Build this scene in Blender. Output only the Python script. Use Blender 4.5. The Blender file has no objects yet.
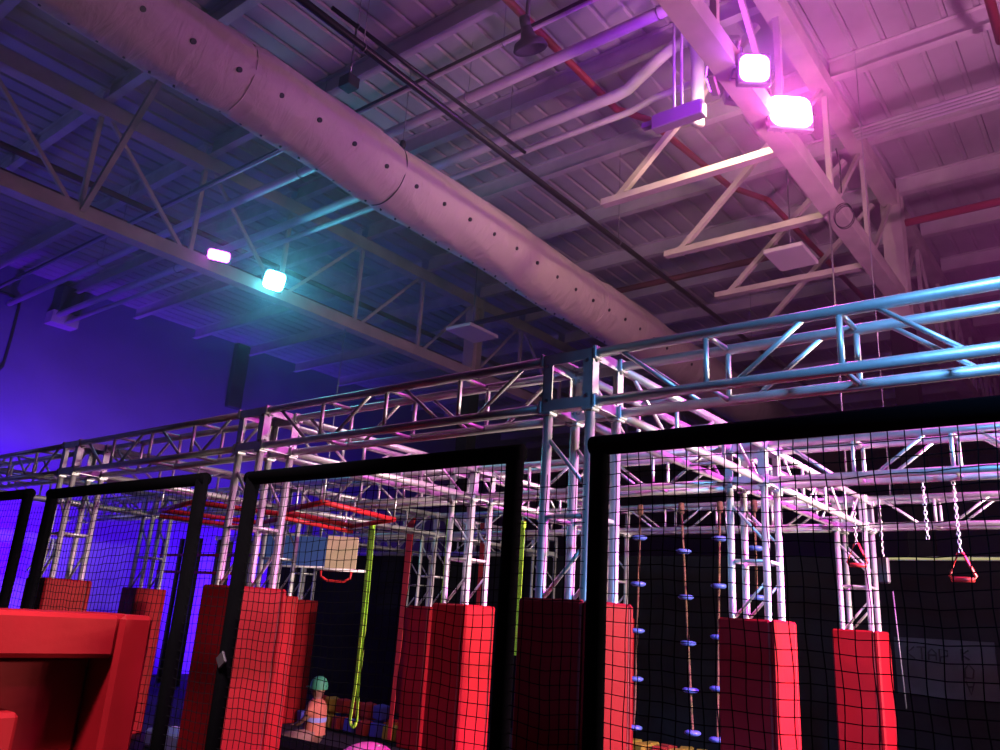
import bpy, math, random
from mathutils import Vector, Matrix
random.seed(7)
PI = math.pi
scene = bpy.context.scene
C = scene.collection

# ------------------------------------------------------------------ materials
def new_mat(name):
    m = bpy.data.materials.new(name); m.use_nodes = True
    nt = m.node_tree
    return m, nt, nt.nodes['Principled BSDF']

def mat(name, col, rough=0.6, metal=0.0, noise=0.0, nscale=6.0, bump=0.0, bscale=20.0, col2=None, spec=None, stretch=None):
    m, nt, b = new_mat(name)
    b.inputs['Base Color'].default_value = (*col, 1)
    b.inputs['Roughness'].default_value = rough
    b.inputs['Metallic'].default_value = metal
    if spec is not None: b.inputs['Specular IOR Level'].default_value = spec
    tc = nt.nodes.new('ShaderNodeTexCoord')
    mp = nt.nodes.new('ShaderNodeMapping')
    nt.links.new(tc.outputs['Object'], mp.inputs['Vector'])
    if stretch: mp.inputs['Scale'].default_value = stretch
    if noise > 0 or col2:
        n = nt.nodes.new('ShaderNodeTexNoise'); n.inputs['Scale'].default_value = nscale
        n.inputs['Detail'].default_value = 6
        nt.links.new(mp.outputs['Vector'], n.inputs['Vector'])
        r = nt.nodes.new('ShaderNodeValToRGB')
        c2 = col2 if col2 else tuple(c * (1 - noise) for c in col)
        r.color_ramp.elements[0].color = (*c2, 1); r.color_ramp.elements[0].position = 0.35
        r.color_ramp.elements[1].color = (*col, 1); r.color_ramp.elements[1].position = 0.65
        nt.links.new(n.outputs['Fac'], r.inputs['Fac'])
        nt.links.new(r.outputs['Color'], b.inputs['Base Color'])
    if bump > 0:
        n2 = nt.nodes.new('ShaderNodeTexNoise'); n2.inputs['Scale'].default_value = bscale
        n2.inputs['Detail'].default_value = 5
        nt.links.new(mp.outputs['Vector'], n2.inputs['Vector'])
        bp = nt.nodes.new('ShaderNodeBump'); bp.inputs['Strength'].default_value = bump
        bp.inputs['Distance'].default_value = 0.02
        nt.links.new(n2.outputs['Fac'], bp.inputs['Height'])
        nt.links.new(bp.outputs['Normal'], b.inputs['Normal'])
    return m

def emis(name, col, strength):
    m, nt, b = new_mat(name)
    b.inputs['Base Color'].default_value = (0.05, 0.05, 0.05, 1)
    b.inputs['Emission Color'].default_value = (*col, 1)
    b.inputs['Emission Strength'].default_value = strength
    return m

M = dict(
    alu=mat('aluminium', (0.64, 0.63, 0.63), 0.42, 0.60, noise=0.18, nscale=9, bump=0.05, bscale=60),
    plate=mat('node_plate', (0.56, 0.56, 0.58), 0.45, 0.35, noise=0.2, nscale=12),
    bolt=mat('bolt_steel', (0.30, 0.30, 0.31), 0.35, 0.8),
    vinyl=mat('red_vinyl', (0.24, 0.004, 0.009), 0.6, spec=0.12, noise=0.22, nscale=2.2, bump=0.35, bscale=3.5),
    seam=mat('dark_red_seam', (0.16, 0.006, 0.010), 0.7),
    foam=mat('black_foam_sleeve', (0.0022, 0.0022, 0.003), 0.9, bump=0.1, bscale=40, spec=0.02),
    cord=mat('black_net_cord', (0.004, 0.004, 0.005), 0.9, spec=0.04),
    steel=mat('painted_steel', (0.62, 0.60, 0.58), 0.6, noise=0.2, nscale=3),
    oldpaint=mat('cream_painted_steel', (0.60, 0.56, 0.48), 0.62, noise=0.25, nscale=2.5),
    deck=mat('deck_paint', (0.50, 0.49, 0.49), 0.65, noise=0.3, nscale=1.2, bump=0.1, bscale=8),
    wallm=mat('painted_block_wall', (0.15, 0.095, 0.29), 0.9, noise=0.15, nscale=1.2, bump=0.25, bscale=14),
    dark=mat('black_painted_wall', (0.010, 0.011, 0.014), 0.9, noise=0.5, nscale=2, bump=0.2, bscale=10, spec=0.1),
    floor=mat('dark_floor_mat', (0.020, 0.021, 0.024), 0.7, noise=0.4, nscale=2, spec=0.15),
    pipew=mat('white_pipe', (0.66, 0.64, 0.64), 0.45, noise=0.12, nscale=4),
    piped=mat('dark_pipe', (0.020, 0.017, 0.019), 0.32, 0.2),
    pipered=mat('red_sprinkler_pipe', (0.34, 0.035, 0.030), 0.5),
    pipemaroon=mat('maroon_pipe', (0.10, 0.02, 0.03), 0.55),
    black=mat('matte_black', (0.02, 0.02, 0.022), 0.6),
    grey=mat('grey_device', (0.045, 0.045, 0.055), 0.5),
    lampbody=mat('lamp_housing', (0.35, 0.34, 0.36), 0.45, 0.3),
    whitep=mat('white_panel', (0.74, 0.72, 0.70), 0.6),
    redpaint=mat('red_painted_tube', (0.33, 0.010, 0.012), 0.5, spec=0.3),
    lime=mat('lime_webbing', (0.48, 1.0, 0.05), 0.7, noise=0.3, nscale=20, stretch=(1, 1, 3)),
    redweb=mat('red_webbing', (0.50, 0.02, 0.025), 0.7),
    rope=mat('tan_rope', (0.15, 0.07, 0.04), 0.85, noise=0.5, nscale=30),
    blue=mat('blue_plastic', (0.08, 0.13, 0.52), 0.4),
    bluepanel=mat('blue_panel', (0.035, 0.09, 0.30), 0.6),
    beige=mat('beige_board', (0.30, 0.24, 0.15), 0.7, noise=0.2),
    chain=mat('zinc_chain', (0.55, 0.55, 0.57), 0.35, 0.8),
    skin=mat('skin', (0.13, 0.06, 0.04), 0.6),
    shirt=mat('salmon_shirt', (0.30, 0.095, 0.05), 0.8),
    stripe=mat('pale_blue_band', (0.16, 0.20, 0.42), 0.8),
    trousers=mat('brown_trousers', (0.13, 0.08, 0.055), 0.8),
    cap=mat('green_cap', (0.02, 0.20, 0.09), 0.7),
    pink=mat('pink_ball', (1.0, 0.10, 0.55), 0.35),
    fy=mat('yellow_foam', (0.75, 0.46, 0.05), 0.85), fr=mat('red_foam', (0.60, 0.04, 0.03), 0.85),
    fo=mat('orange_foam', (0.75, 0.20, 0.03), 0.85), fb=mat('blue_foam', (0.10, 0.08, 0.50), 0.85),
    letter=mat('black_paint_lettering', (0.008, 0.008, 0.010), 0.8),
    board=mat('dark_board', (0.045, 0.045, 0.050), 0.7, noise=0.3, nscale=4),
    strap=mat('pale_strap', (0.62, 0.68, 0.85), 0.6),
)
# duct cloth: sagging wrinkles
def cloth():
    m, nt, b = new_mat('duct_cloth')
    b.inputs['Base Color'].default_value = (0.74, 0.66, 0.58, 1); b.inputs['Roughness'].default_value = 0.8
    tc = nt.nodes.new('ShaderNodeTexCoord'); mp = nt.nodes.new('ShaderNodeMapping')
    mp.inputs['Scale'].default_value = (1.0, 2.6, 1.0)
    nt.links.new(tc.outputs['Object'], mp.inputs['Vector'])
    n = nt.nodes.new('ShaderNodeTexNoise'); n.inputs['Scale'].default_value = 2.2; n.inputs['Detail'].default_value = 4
    n.inputs['Distortion'].default_value = 0.8
    nt.links.new(mp.outputs['Vector'], n.inputs['Vector'])
    bp = nt.nodes.new('ShaderNodeBump'); bp.inputs['Strength'].default_value = 0.6; bp.inputs['Distance'].default_value = 0.06
    nt.links.new(n.outputs['Fac'], bp.inputs['Height']); nt.links.new(bp.outputs['Normal'], b.inputs['Normal'])
    return m
M['cloth'] = cloth()

# ------------------------------------------------------------------ mesh builder
class MB:
    def __init__(s): s.v = []; s.f = []; s.sm = []
    def add(s, vs, fs, smooth=False):
        k = len(s.v); s.v += [Vector(v) for v in vs]
        s.f += [tuple(i + k for i in f) for f in fs]; s.sm += [smooth] * len(fs)
        return s
    def box(s, x0, x1, y0, y1, z0, z1, T=None):
        vs = [Vector(p) for p in ((x0,y0,z0),(x1,y0,z0),(x1,y1,z0),(x0,y1,z0),(x0,y0,z1),(x1,y0,z1),(x1,y1,z1),(x0,y1,z1))]
        if T: vs = [T @ v for v in vs]
        return s.add(vs, [(3,2,1,0),(4,5,6,7),(0,1,5,4),(1,2,6,5),(2,3,7,6),(3,0,4,7)])
    def rbox(s, x0, x1, y0, y1, z0, z1, r, T=None):
        """box with chamfered edges"""
        cx, cy, cz = (x0+x1)/2, (y0+y1)/2, (z0+z1)/2
        h = [(x1-x0)/2, (y1-y0)/2, (z1-z0)/2]
        r = min(r, min(h) * 0.9)
        idx = {}; vs = []
        for sx in (-1,1):
            for sy in (-1,1):
                for sz in (-1,1):
                    for a in range(3):
                        d = [h[0]-r, h[1]-r, h[2]-r]; d[a] = h[a]
                        idx[(sx,sy,sz,a)] = len(vs)
                        p = Vector((cx+sx*d[0], cy+sy*d[1], cz+sz*d[2]))
                        vs.append(T @ p if T else p)
        fs = []
        def face(l):
            pts = [vs[i] for i in l]; c = sum(pts, Vector())/len(pts)
            n = (pts[1]-pts[0]).cross(pts[2]-pts[0])
            ctr = Vector((cx,cy,cz)); ctr = T @ ctr if T else ctr
            if n.dot(c-ctr) < 0: l = l[::-1]
            fs.append(tuple(l))
        for a in range(3):
            b_, c_ = [i for i in range(3) if i != a]
            for sa in (-1,1):
                l = []
                for sb, sc in ((-1,-1),(1,-1),(1,1),(-1,1)):
                    k = [0,0,0]; k[a]=sa; k[b_]=sb; k[c_]=sc; l.append(idx[(*k,a)])
                face(l)
            for sb in (-1,1):
                for sc in (-1,1):
                    k1 = [0,0,0]; k1[a]=-1; k1[b_]=sb; k1[c_]=sc
                    k2 = list(k1); k2[a]=1
                    face([idx[(*k1,b_)], idx[(*k2,b_)], idx[(*k2,c_)], idx[(*k1,c_)]])
        for sx in (-1,1):
            for sy in (-1,1):
                for sz in (-1,1): face([idx[(sx,sy,sz,0)], idx[(sx,sy,sz,1)], idx[(sx,sy,sz,2)]])
        return s.add(vs, fs)
    def path(s, pts, r, n=8, closed=False, cap=True, smooth=True):
        pts = [Vector(p) for p in pts]; N = len(pts)
        rr = r if isinstance(r, (list, tuple)) else [r]*N
        vs = []; prev = None
        for i, p in enumerate(pts):
            if closed: t = pts[(i+1) % N] - pts[i-1]
            else: t = pts[min(i+1,N-1)] - pts[max(i-1,0)]
            t.normalize()
            if prev is None:
                u = Vector((0,0,1)) if abs(t.z) < 0.9 else Vector((1,0,0))
                u = (u - t*u.dot(t)).normalized()
            else:
                u = (prev - t*prev.dot(t)).normalized()
            prev = u; w = t.cross(u)
            for k in range(n):
                a = 2*PI*k/n
                vs.append(p + (u*math.cos(a) + w*math.sin(a))*rr[i])
        fs = []
        for i in range(N if closed else N-1):
            j = (i+1) % N
            for k in range(n):
                l = (k+1) % n
                fs.append((i*n+k, i*n+l, j*n+l, j*n+k))
        if cap and not closed:
            fs.append(tuple(range(n))[::-1]); fs.append(tuple((N-1)*n+k for k in range(n)))
        return s.add(vs, fs, smooth)
    def tube(s, a, b, r, n=10): return s.path([a, b], r, n)
    def lathe(s, prof, n=20, T=None, smooth=True):
        vs = []; fs = []
        for (r, z) in prof:
            for k in range(n):
                a = 2*PI*k/n; p = Vector((r*math.cos(a), r*math.sin(a), z)); vs.append(T @ p if T else p)
        for i in range(len(prof)-1):
            for k in range(n):
                l = (k+1) % n; fs.append((i*n+k, i*n+l, (i+1)*n+l, (i+1)*n+k))
        return s.add(vs, fs, smooth)
    def build(s, name, m, parent=None, origin=None):
        me = bpy.data.meshes.new(name)
        me.from_pydata([tuple(v) for v in s.v], [], s.f); me.materials.append(m)
        me.polygons.foreach_set('use_smooth', s.sm); me.update()
        o = bpy.data.objects.new(name, me); C.objects.link(o)
        if parent: o.parent = parent
        return o

def tag(o, label=None, cat=None, group=None, kind=None):
    if label: o['label'] = label
    if cat: o['category'] = cat
    if group: o['group'] = group
    if kind: o['kind'] = kind
    return o
def thing(name, label, cat, loc=(0,0,0), rot=None, group=None):
    o = bpy.data.objects.new(name, None); C.objects.link(o)
    o.location = loc; o.empty_display_size = 0.1
    if rot is not None: o.rotation_euler = rot
    return tag(o, label, cat, group)
def dup(root, loc=None, rot=None, label=None, group=None):
    r = root.copy(); C.objects.link(r)
    if loc is not None: r.location = loc
    if rot is not None: r.rotation_euler = rot
    if label: r['label'] = label
    if group: r['group'] = group
    for ch in list(root.children):
        c = ch.copy(); C.objects.link(c); c.parent = r
        for g in list(ch.children):
            d = g.copy(); C.objects.link(d); d.parent = c
    return r
def struct(o): o['kind'] = 'structure'; return o

# ------------------------------------------------------------------ camera
f = 805.0
def nrm(v): return Vector(v).normalized()
mX = nrm((-1048.0, -178.0, -f)); X = -mX
Yv = nrm((665.0, -287.0, -f)); Yv = (Yv - X * X.dot(Yv)).normalized(); Zv = X.cross(Yv)
R3 = Matrix((X, Yv, Zv))
cam = bpy.data.objects.new('camera', bpy.data.cameras.new('camera')); C.objects.link(cam)
cam.matrix_world = Matrix.Translation((0, 0, 1.65)) @ R3.to_4x4()
cam.data.sensor_width = 36; cam.data.lens = f / 1000 * 36; cam.data.clip_end = 200; cam.data.clip_start = 0.05
scene.camera = cam

# ------------------------------------------------------------------ the building
WX = -18.0; DECK = 8.12
b = MB().box(-18.3, 14, -8, 32, -0.2, 0); struct(b.build('floor', M['floor']))
b = MB().box(-18.3, WX, -8, 32, 0, 8.6); struct(b.build('wall_left', M['wallm']))
b = MB().box(-18.3, 14, 31.7, 32, 0, 8.6); struct(b.build('wall_back', M['wallm']))
b = MB().box(13.8, 14, -8, 31.7, 0, 8.6); struct(b.build('wall_right', M['wallm']))
b = MB().box(-18.3, 14, -8.2, -8, 0, 8.6); struct(b.build('wall_front', M['wallm']))
# fluted steel deck, ribs running along Y
vs = []; x = WX; p = 0.305
prof = []
while x < 14:
    prof += [(x, DECK), (x+0.235, DECK), (x+0.25, DECK+0.03), (x+0.29, DECK+0.03)]; x += p
prof.append((14, DECK))
b = MB(); n = len(prof)
b.add([(a, -8, z) for a, z in prof] + [(a, 31.8, z) for a, z in prof], [(i, i+1, n+i+1, n+i) for i in range(n-1)])
b.box(WX, 14, -8, 31.8, DECK+0.08, DECK+0.2)
struct(b.build('ceiling', M['deck']))

# open web joists along X, one per bay
BAYS = [(-17.95, -10.18), (-10.0, -2.33), (-2.17, 5.5), (5.66, 13.4)]
def joist(L):
    t = thing('roof_joist', 'painted steel roof purlin running right under the fluted metal deck', 'roof purlin', group='roof purlins under the metal deck')
    D0 = DECK - 0.004
    MB().box(0, L, -0.055, 0.055, D0-0.012, D0).build('top_flange', M['steel'], t)
    MB().box(0, L, -0.006, 0.006, D0-0.24, D0-0.012).build('web_plate', M['steel'], t)
    MB().box(0, L, -0.055, 0.055, D0-0.252, D0-0.24).build('bottom_flange', M['steel'], t)
    return t
protos = {}
YJ = [3.75 + 1.55*k for k in range(-3, 17)]
for (x0, x1) in BAYS:
    for y in YJ:
        L = round(x1-x0, 2)
        if L not in protos:
            protos[L] = joist(L); protos[L].location = (x0, y, 0)
        else: dup(protos[L], loc=(x0, y, 0))

# joist girders along Y
def girder(xc, label, pattern, kick):
    t = thing('joist_girder', label, 'roof girder', (xc, 0, 0))
    z0, z1 = 6.16, 7.86
    for (zz, nm) in ((z0, 'bottom_chord'), (z1-0.20, 'top_chord')):
        b = MB()
        b.box(-0.10, 0.10, -7.9, 31.6, zz, zz+0.014)
        for s in (-1, 1): b.box(*sorted((s*0.10, s*0.088)), -7.9, 31.6, zz+0.014, zz+0.19)
        b.box(-0.10, 0.10, -7.9, 31.6, zz+0.19, zz+0.204) if nm == 'top_chord' else None
        b.build(nm, M['oldpaint'], t)
    ys = [3.75 + 1.55*k for k in range(-5, 15)]
    for y in ys:
        MB().box(-0.03, 0.03, y-0.03, y+0.03, z0+0.02, z1-0.02).build('web_post', M['oldpaint'], t)
    for i, y in enumerate(ys[:-1]):
        up = pattern(y)
        a, c = (Vector((0, y, z1-0.04)), Vector((0, y+1.55, z0+0.05)))
        if up: a, c = Vector((0, y, z0+0.05)), Vector((0, y+1.55, z1-0.04))
        d = (c-a).normalized(); sd = Vector((1,0,0)); nn = d.cross(sd)
        bb = MB(); w = 0.024
        bb.add([a+sd*w+nn*w, a-sd*w+nn*w, a-sd*w-nn*w, a+sd*w-nn*w, c+sd*w+nn*w, c-sd*w+nn*w, c-sd*w-nn*w, c+sd*w-nn*w],
               [(0,1,2,3),(7,6,5,4),(0,4,5,1),(1,5,6,2),(2,6,7,3),(3,7,4,0)])
        bb.build('web_brace', M['oldpaint'], t)
    for (y, dx) in kick:
        bb = MB().box(dx if dx < 0 else 0.1, -0.1 if dx < 0 else dx, y-0.05, y+0.05, z0+0.04, z0+0.115)
        if dx < 0: bb.build('stub_strut', M['oldpaint'], t)
        bb = MB(); a = Vector((dx*0.90, y, z0+0.1)); c = Vector((dx*0.12, y, z1-0.05))
        if dx > 0: a, c = Vector((0.1, y, z0+0.1)), Vector((dx, y, z1))
        d = (c-a).normalized(); sd = Vector((0,1,0)); nn = d.cross(sd); w = 0.033
        bb.add([a+sd*w+nn*w, a-sd*w+nn*w, a-sd*w-nn*w, a+sd*w-nn*w, c+sd*w+nn*w, c-sd*w+nn*w, c-sd*w-nn*w, c+sd*w-nn*w],
               [(0,1,2,3),(7,6,5,4),(0,4,5,1),(1,5,6,2),(2,6,7,3),(3,7,4,0)])
        bb.build('kicker_brace', M['oldpaint'], t)
    return t
girder(-10.1, 'long pale steel roof girder on the left carrying purple and cyan lamps', lambda y: (6.5 < y < 13), [(3.75, 1.72)])
girder(-2.25, 'long pale steel roof girder on the right carrying the pink lamps', lambda y: (6.5 < y < 13), [(7.0, -2.1), (8.55, -2.1), (10.1, -2.1), (11.5, -2.1)])
girder(5.58, 'pale steel roof girder beyond the right picture edge', lambda y: (6.5 < y < 13), [])
def hcol(xc, y, label):
    t = thing('steel_column', label, 'steel column', (xc, y, 0))
    MB().box(-0.13, 0.13, -0.13, -0.115, 5.9, 7.9).build('flange', M['oldpaint'], t)
    MB().box(-0.13, 0.13, 0.115, 0.13, 5.9, 7.9).build('flange', M['oldpaint'], t)
    MB().box(-0.006, 0.006, -0.115, 0.115, 5.9, 7.9).build('web_plate', M['oldpaint'], t)
    MB().rbox(-0.14, 0.14, -0.14, 0.14, 0, 5.9, 0.01).build('dark_lower_shaft', M['dark'], t)  # lower column made plain black so it stays out of sight
hcol(-10.1, 11.5, 'wide flange steel building column under the left roof girder')
hcol(-2.25, 11.5, 'wide flange steel building column under the right roof girder')
# column K braces on girder B (rods from the column to the girder)
# ------------------------------------------------------------------ duct
def duct():
    t = thing('fabric_air_duct', 'long beige cloth air duct with rows of round holes under the roof', 'air duct')
    def ctr(y): return Vector((-6.4, y, 6.565 - 0.012*(y-2) + 0.02*math.sin(y*1.9)))
    def rad(y): return 0.372 + 0.0052*(y-2)
    ys = [-6 + 0.12*i for i in range(int(30/0.12))]
    n = 44; b = MB(); vs = []; fs = []
    for i, y in enumerate(ys):
        c = ctr(y)
        pinch = sum(0.03*math.exp(-((y-q)/0.10)**2) for q in (3.48, 5.5, 9.9, 0.0, 13.2))
        for k in range(n):
            a = 2*PI*k/n
            w = 0.010*math.sin(3*a + 2.1*y) * math.sin(1.7*y+k*0.05) + 0.006*math.sin(9*a+ 5*y)
            if 2.9 < y < 4.2: w += 0.020*math.sin(16*a + 11*(y-3)) * math.exp(-((y-3.55)/0.30)**2) * max(0, math.cos(a-0.2))
            r = rad(y) - pinch*0.6 + w
            vs.append(c + Vector((r*math.cos(a), 0, r*math.sin(a))))
    for i in range(len(ys)-1):
        for k in range(n):
            l = (k+1) % n; fs.append((i*n+k, i*n+l, (i+1)*n+l, (i+1)*n+k))
    b.add(vs, fs, True); b.build('duct_skin', M['cloth'], t)
    def hole(y, ang, r, nm):
        c = ctr(y); rr = rad(y) + 0.006
        pinch = sum(0.018*math.exp(-((y-q)/0.10)**2) for q in (3.48, 5.5, 9.9))
        rr -= pinch
        d = Vector((math.cos(ang), 0, math.sin(ang))); tt = Vector((-math.sin(ang), 0, math.cos(ang)))
        p = c + d*(rr+0.008); bb = MB()
        vs = [p + d*0.0] + [p + (tt*math.cos(2*PI*k/12) + Vector((0,1,0))*math.sin(2*PI*k/12))*r for k in range(12)]
        vs2 = [v - d*0.03 for v in vs[1:]]
        bb.add(vs + vs2, [(0, k+1, (k+1) % 12 + 1) for k in range(12)] + [(k+1, 13+k, 13+(k+1) % 12, (k+1) % 12+1) for k in range(12)])
        bb.build(nm, M['black'], t)
    y = 1.42
    while y < 13:
        hole(y, -0.42, 0.026, 'air_hole'); y += 0.475
    y = 1.28
    while y < 12:
        hole(y, -1.83, 0.012, 'small_air_hole'); y += 0.24
    for q in (3.48, 5.5, 9.9):
        c = ctr(q); pts = [c + Vector((math.cos(a), 0, math.sin(a)))*(rad(q)-0.012) for a in [2*PI*k/36 for k in range(36)]]
        MB().path(pts, 0.007, 5, closed=True).build('hoop_seam', M['black'] if 5 < q < 6 else M['cloth'], t)
duct()

# ------------------------------------------------------------------ ceiling pipes
def pipe(name, label, pts, r, m, hang=None, cat='pipe', n=12, top=DECK-0.05, sep=0.0):
    t = thing(name, label, cat)
    MB().path(pts, r, n).build('pipe_run', m, t)
    for h in (hang or []):
        hv = Vector(h)
        b = MB().tube(hv, (hv.x, hv.y, top), 0.005, 5)
        b.path([hv + Vector((0, math.cos(a), math.sin(a)))*(r+0.006) if abs(Vector(pts[1]).x-Vector(pts[0]).x) > 1 else hv + Vector((math.cos(a), 0, math.sin(a)))*(r+0.006) for a in [2*PI*k/10 for k in range(10)]], 0.006, 5, closed=True)
        b.build('hanger', M['bolt'], t)
pipe('conduit_pipe', 'long dark round pipe crossing in front of the white pipes, right of the duct', [(-4.96, -6, 6.5), (-4.96, 22, 6.53)], 0.037, M['piped'],
     hang=[(-4.96, 0.75, 6.5), (-4.96, 3.85, 6.5), (-4.96, 8.4, 6.5), (-4.96, 13, 6.5)])
pipe('water_pipe', 'thick straight white pipe passing above the duct, right of the horn speaker', [(-17.9, 5.75, 7.3), (6, 5.75, 7.3)], 0.062, M['pipew'],
     hang=[(-14, 5.75, 7.3), (-8.4, 5.75, 7.3), (-5.4, 5.75, 7.3), (-3, 5.75, 7.3)])
pipe('water_pipe', 'thin white pipe running behind the horn speaker', [(-17.9, 5.25, 7.3), (6, 5.25, 7.3)], 0.026, M['pipew'], hang=[(-12.3, 5.25, 7.3), (-7.4, 5.25, 7.3), (-4.5, 5.25, 7.3)])
pipe('cable_conduit', 'thin black conduit running beside the thin white pipe', [(-17.9, 5.16, 7.25), (6, 5.16, 7.25)], 0.017, M['piped'])
pipe('water_pipe', 'white pipe with an upward bend and a drop near the pink lamps', [(-17.9, 6.65, 7.32), (-4.0, 6.65, 7.32), (-3.85, 6.65, 7.34), (-3.45, 6.65, 7.58), (-3.28, 6.65, 7.66), (-3.12, 6.65, 7.66), (-3.04, 6.65, 7.58), (-3.02, 6.65, 7.3), (-3.0, 6.6, 6.55)], 0.066, M['pipew'],
     hang=[(-13, 6.65, 7.3), (-8.0, 6.65, 7.3), (-5.5, 6.65, 7.3)])
pipe('water_pipe', 'slim white pipe just below the bent white pipe', [(-17.9, 6.82, 7.18), (-3.9, 6.82, 7.18), (-3.6, 6.82, 7.24), (-2.4, 6.82, 7.24)], 0.038, M['pipew'])
pipe('water_pipe', 'slim grey pipe between the bent pipe and its lower neighbour', [(-17.9, 6.95, 7.30), (-5.0, 6.95, 7.30)], 0.038, M['pipew'])
pipe('sprinkler_pipe', 'red sprinkler pipe running away across the ceiling above the white pipes', [(-4.32, -6, 7.60), (-4.32, 7.2, 7.60), (-4.1, 7.6, 7.60), (-3.9, 9.6, 7.60), (-3.6, 10.2, 7.60), (-3.3, 18, 7.60)], 0.042, M['pipered'])
pipe('sprinkler_pipe', 'dark red pipe crossing the roof bay at the right picture edge', [(-1.95, 10.7, 7.0), (6, 10.7, 7.02)], 0.05, M['pipered'])
pipe('sprinkler_pipe', 'dark red pipe falling past the upper right picture corner', [(-0.48, -4, 7.5), (-0.48, 8.2, 7.5)], 0.045, M['pipered'])
pipe('sprinkler_pipe', 'dark maroon pipe behind the left girder, nearer the lamps', [(-12.2, -6, 7.75), (-12.2, 24, 7.75)], 0.05, M['pipemaroon'])
pipe('sprinkler_pipe', 'dark maroon pipe behind the left girder, farther left', [(-13.0, -6, 7.75), (-13.0, 24, 7.75)], 0.04, M['pipemaroon'])
pipe('sprinkler_pipe', 'dark maroon pipe crossing behind the duct near the far end', [(-10, 11.2, 7.2), (-3.6, 11.2, 7.2)], 0.05, M['pipemaroon'])
pipe('water_pipe', 'short white pipe piece hanging with a valve above the dark pipe', [(-5.3, 3.7, 7.0), (-5.2, 6.6, 6.98)], 0.022, M['piped'], hang=[(-5.28, 4.0, 6.99)])
for k in range(4):
    pipe('cable_conduit', 'one of four thin parallel pipes crossing the upper right roof bay', [(-2.1, 8.90+0.07*k, 7.45), (6, 8.90+0.07*k, 7.45)], 0.018, M['pipew'])
    C.objects[-1].parent if False else None
for o in C.objects:
    if o.get('label', '').startswith('one of four thin parallel'): o['group'] = 'parallel pipes in the upper right roof bay'
# wall bracket at the pipe ends, vertical wall duct and curved cable on the left wall
t = thing('wall_bracket', 'dark box bracket on the left wall where the pipes end', 'bracket', (-17.9, 6.8, 7.45))
MB().box(-0.1, 0.35, -0.22, 0.22, -0.05, 0.5).build('bracket_box', M['grey'], t)
MB().box(-0.1, 0.25, -0.28, 0.28, -0.32, -0.05).build('bracket_shelf', M['steel'], t)
o = MB().rbox(-17.99, -17.82, 11.1, 11.5, 6.4, 8.1, 0.02).build('wall_channel', M['board']); tag(o, 'dark upright channel fixed to the left wall above the rig', 'channel')
pts = [(-17.95, 5.3, 7.5)] + [(-17.95, 5.75+0.2*math.sin(a), 7.3+0.2*math.cos(a)) for a in [0.2, 0.7, 1.2, 1.57]] + [(-17.95, 5.95, 6.6), (-17.95, 5.93, 6.0), (-17.95, 5.6, 5.4)]
o = MB().path(pts, 0.03, 8).build('wall_cable', M['black']); tag(o, 'black curved cable hanging down the left wall near the picture edge', 'cable')

# horn speaker under the ceiling
t = thing('horn_speaker', 'dark grey bell-shaped horn speaker hanging from the ceiling between white pipes', 'speaker', (-3.87, 4.86, 6.8))
T = Matrix.Rotation(math.radians(25), 4, 'X')
MB().lathe([(0.0, 0.10), (0.05, 0.10), (0.065, 0.04), (0.075, 0.0), (0.14, -0.04), (0.165, -0.10), (0.15, -0.115), (0.12, -0.09), (0.04, -0.03), (0, -0.02)], 24, T).build('bell', M['grey'], t)
MB().lathe([(0, 0.2), (0.045, 0.2), (0.05, 0.17), (0.05, 0.1), (0, 0.09)], 16, T).build('driver', M['black'], t)
MB().tube((0, -0.03, 0.18), (0, -0.03, 1.3), 0.022, 10).build('stem', M['grey'], t)
t = thing('junction_box', 'grey junction box hanging above the duct beside the dark pipe', 'box', (-6.35, 4.80, 7.3))
MB().rbox(-0.09, 0.09, -0.08, 0.08, -0.07, 0.07, 0.01).build('housing', M['grey'], t)
MB().tube((0, 0, 0.1), (0, 0, 0.8), 0.012, 6).build('rod', M['bolt'], t)
t = thing('junction_box', 'tiny black weight hanging below the thick white pipe', 'box', (-6.3, 5.65, 6.95))
MB().lathe([(0, 0.06), (0.03, 0.05), (0.04, 0), (0.025, -0.05), (0, -0.06)], 12).build('housing', M['black'], t)
MB().tube((0, 0, 0.05), (0, 0, 1.1), 0.006, 5).build('rod', M['bolt'], t)

# ceiling panels hung by the girders
def hpanel(x0, x1, y0, y1, z, label):
    t = thing('hanging_reflector', label, 'panel', ((x0+x1)/2, (y0+y1)/2, z))
    w, h = (x1-x0)/2, (y1-y0)/2
    MB().rbox(-w, w, -h, h, -0.03, 0.03, 0.01).build('plate', M['whitep'], t)
    MB().box(-0.12, 0.12, -0.06, 0.06, 0.03, 0.09).build('clamp', M['lampbody'], t)
    MB().tube((0, 0, 0.09), (0, 0, 1.5), 0.01, 6).build('rod', M['bolt'], t)
hpanel(-8.85, -8.3, 9.35, 10.1, 6.3, 'flat pale square panel hanging in front of the left building column')
hpanel(-3.4, -2.9, 9.4, 10.05, 6.4, 'flat pale square panel hanging beside the right girder below the lamps')

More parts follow.
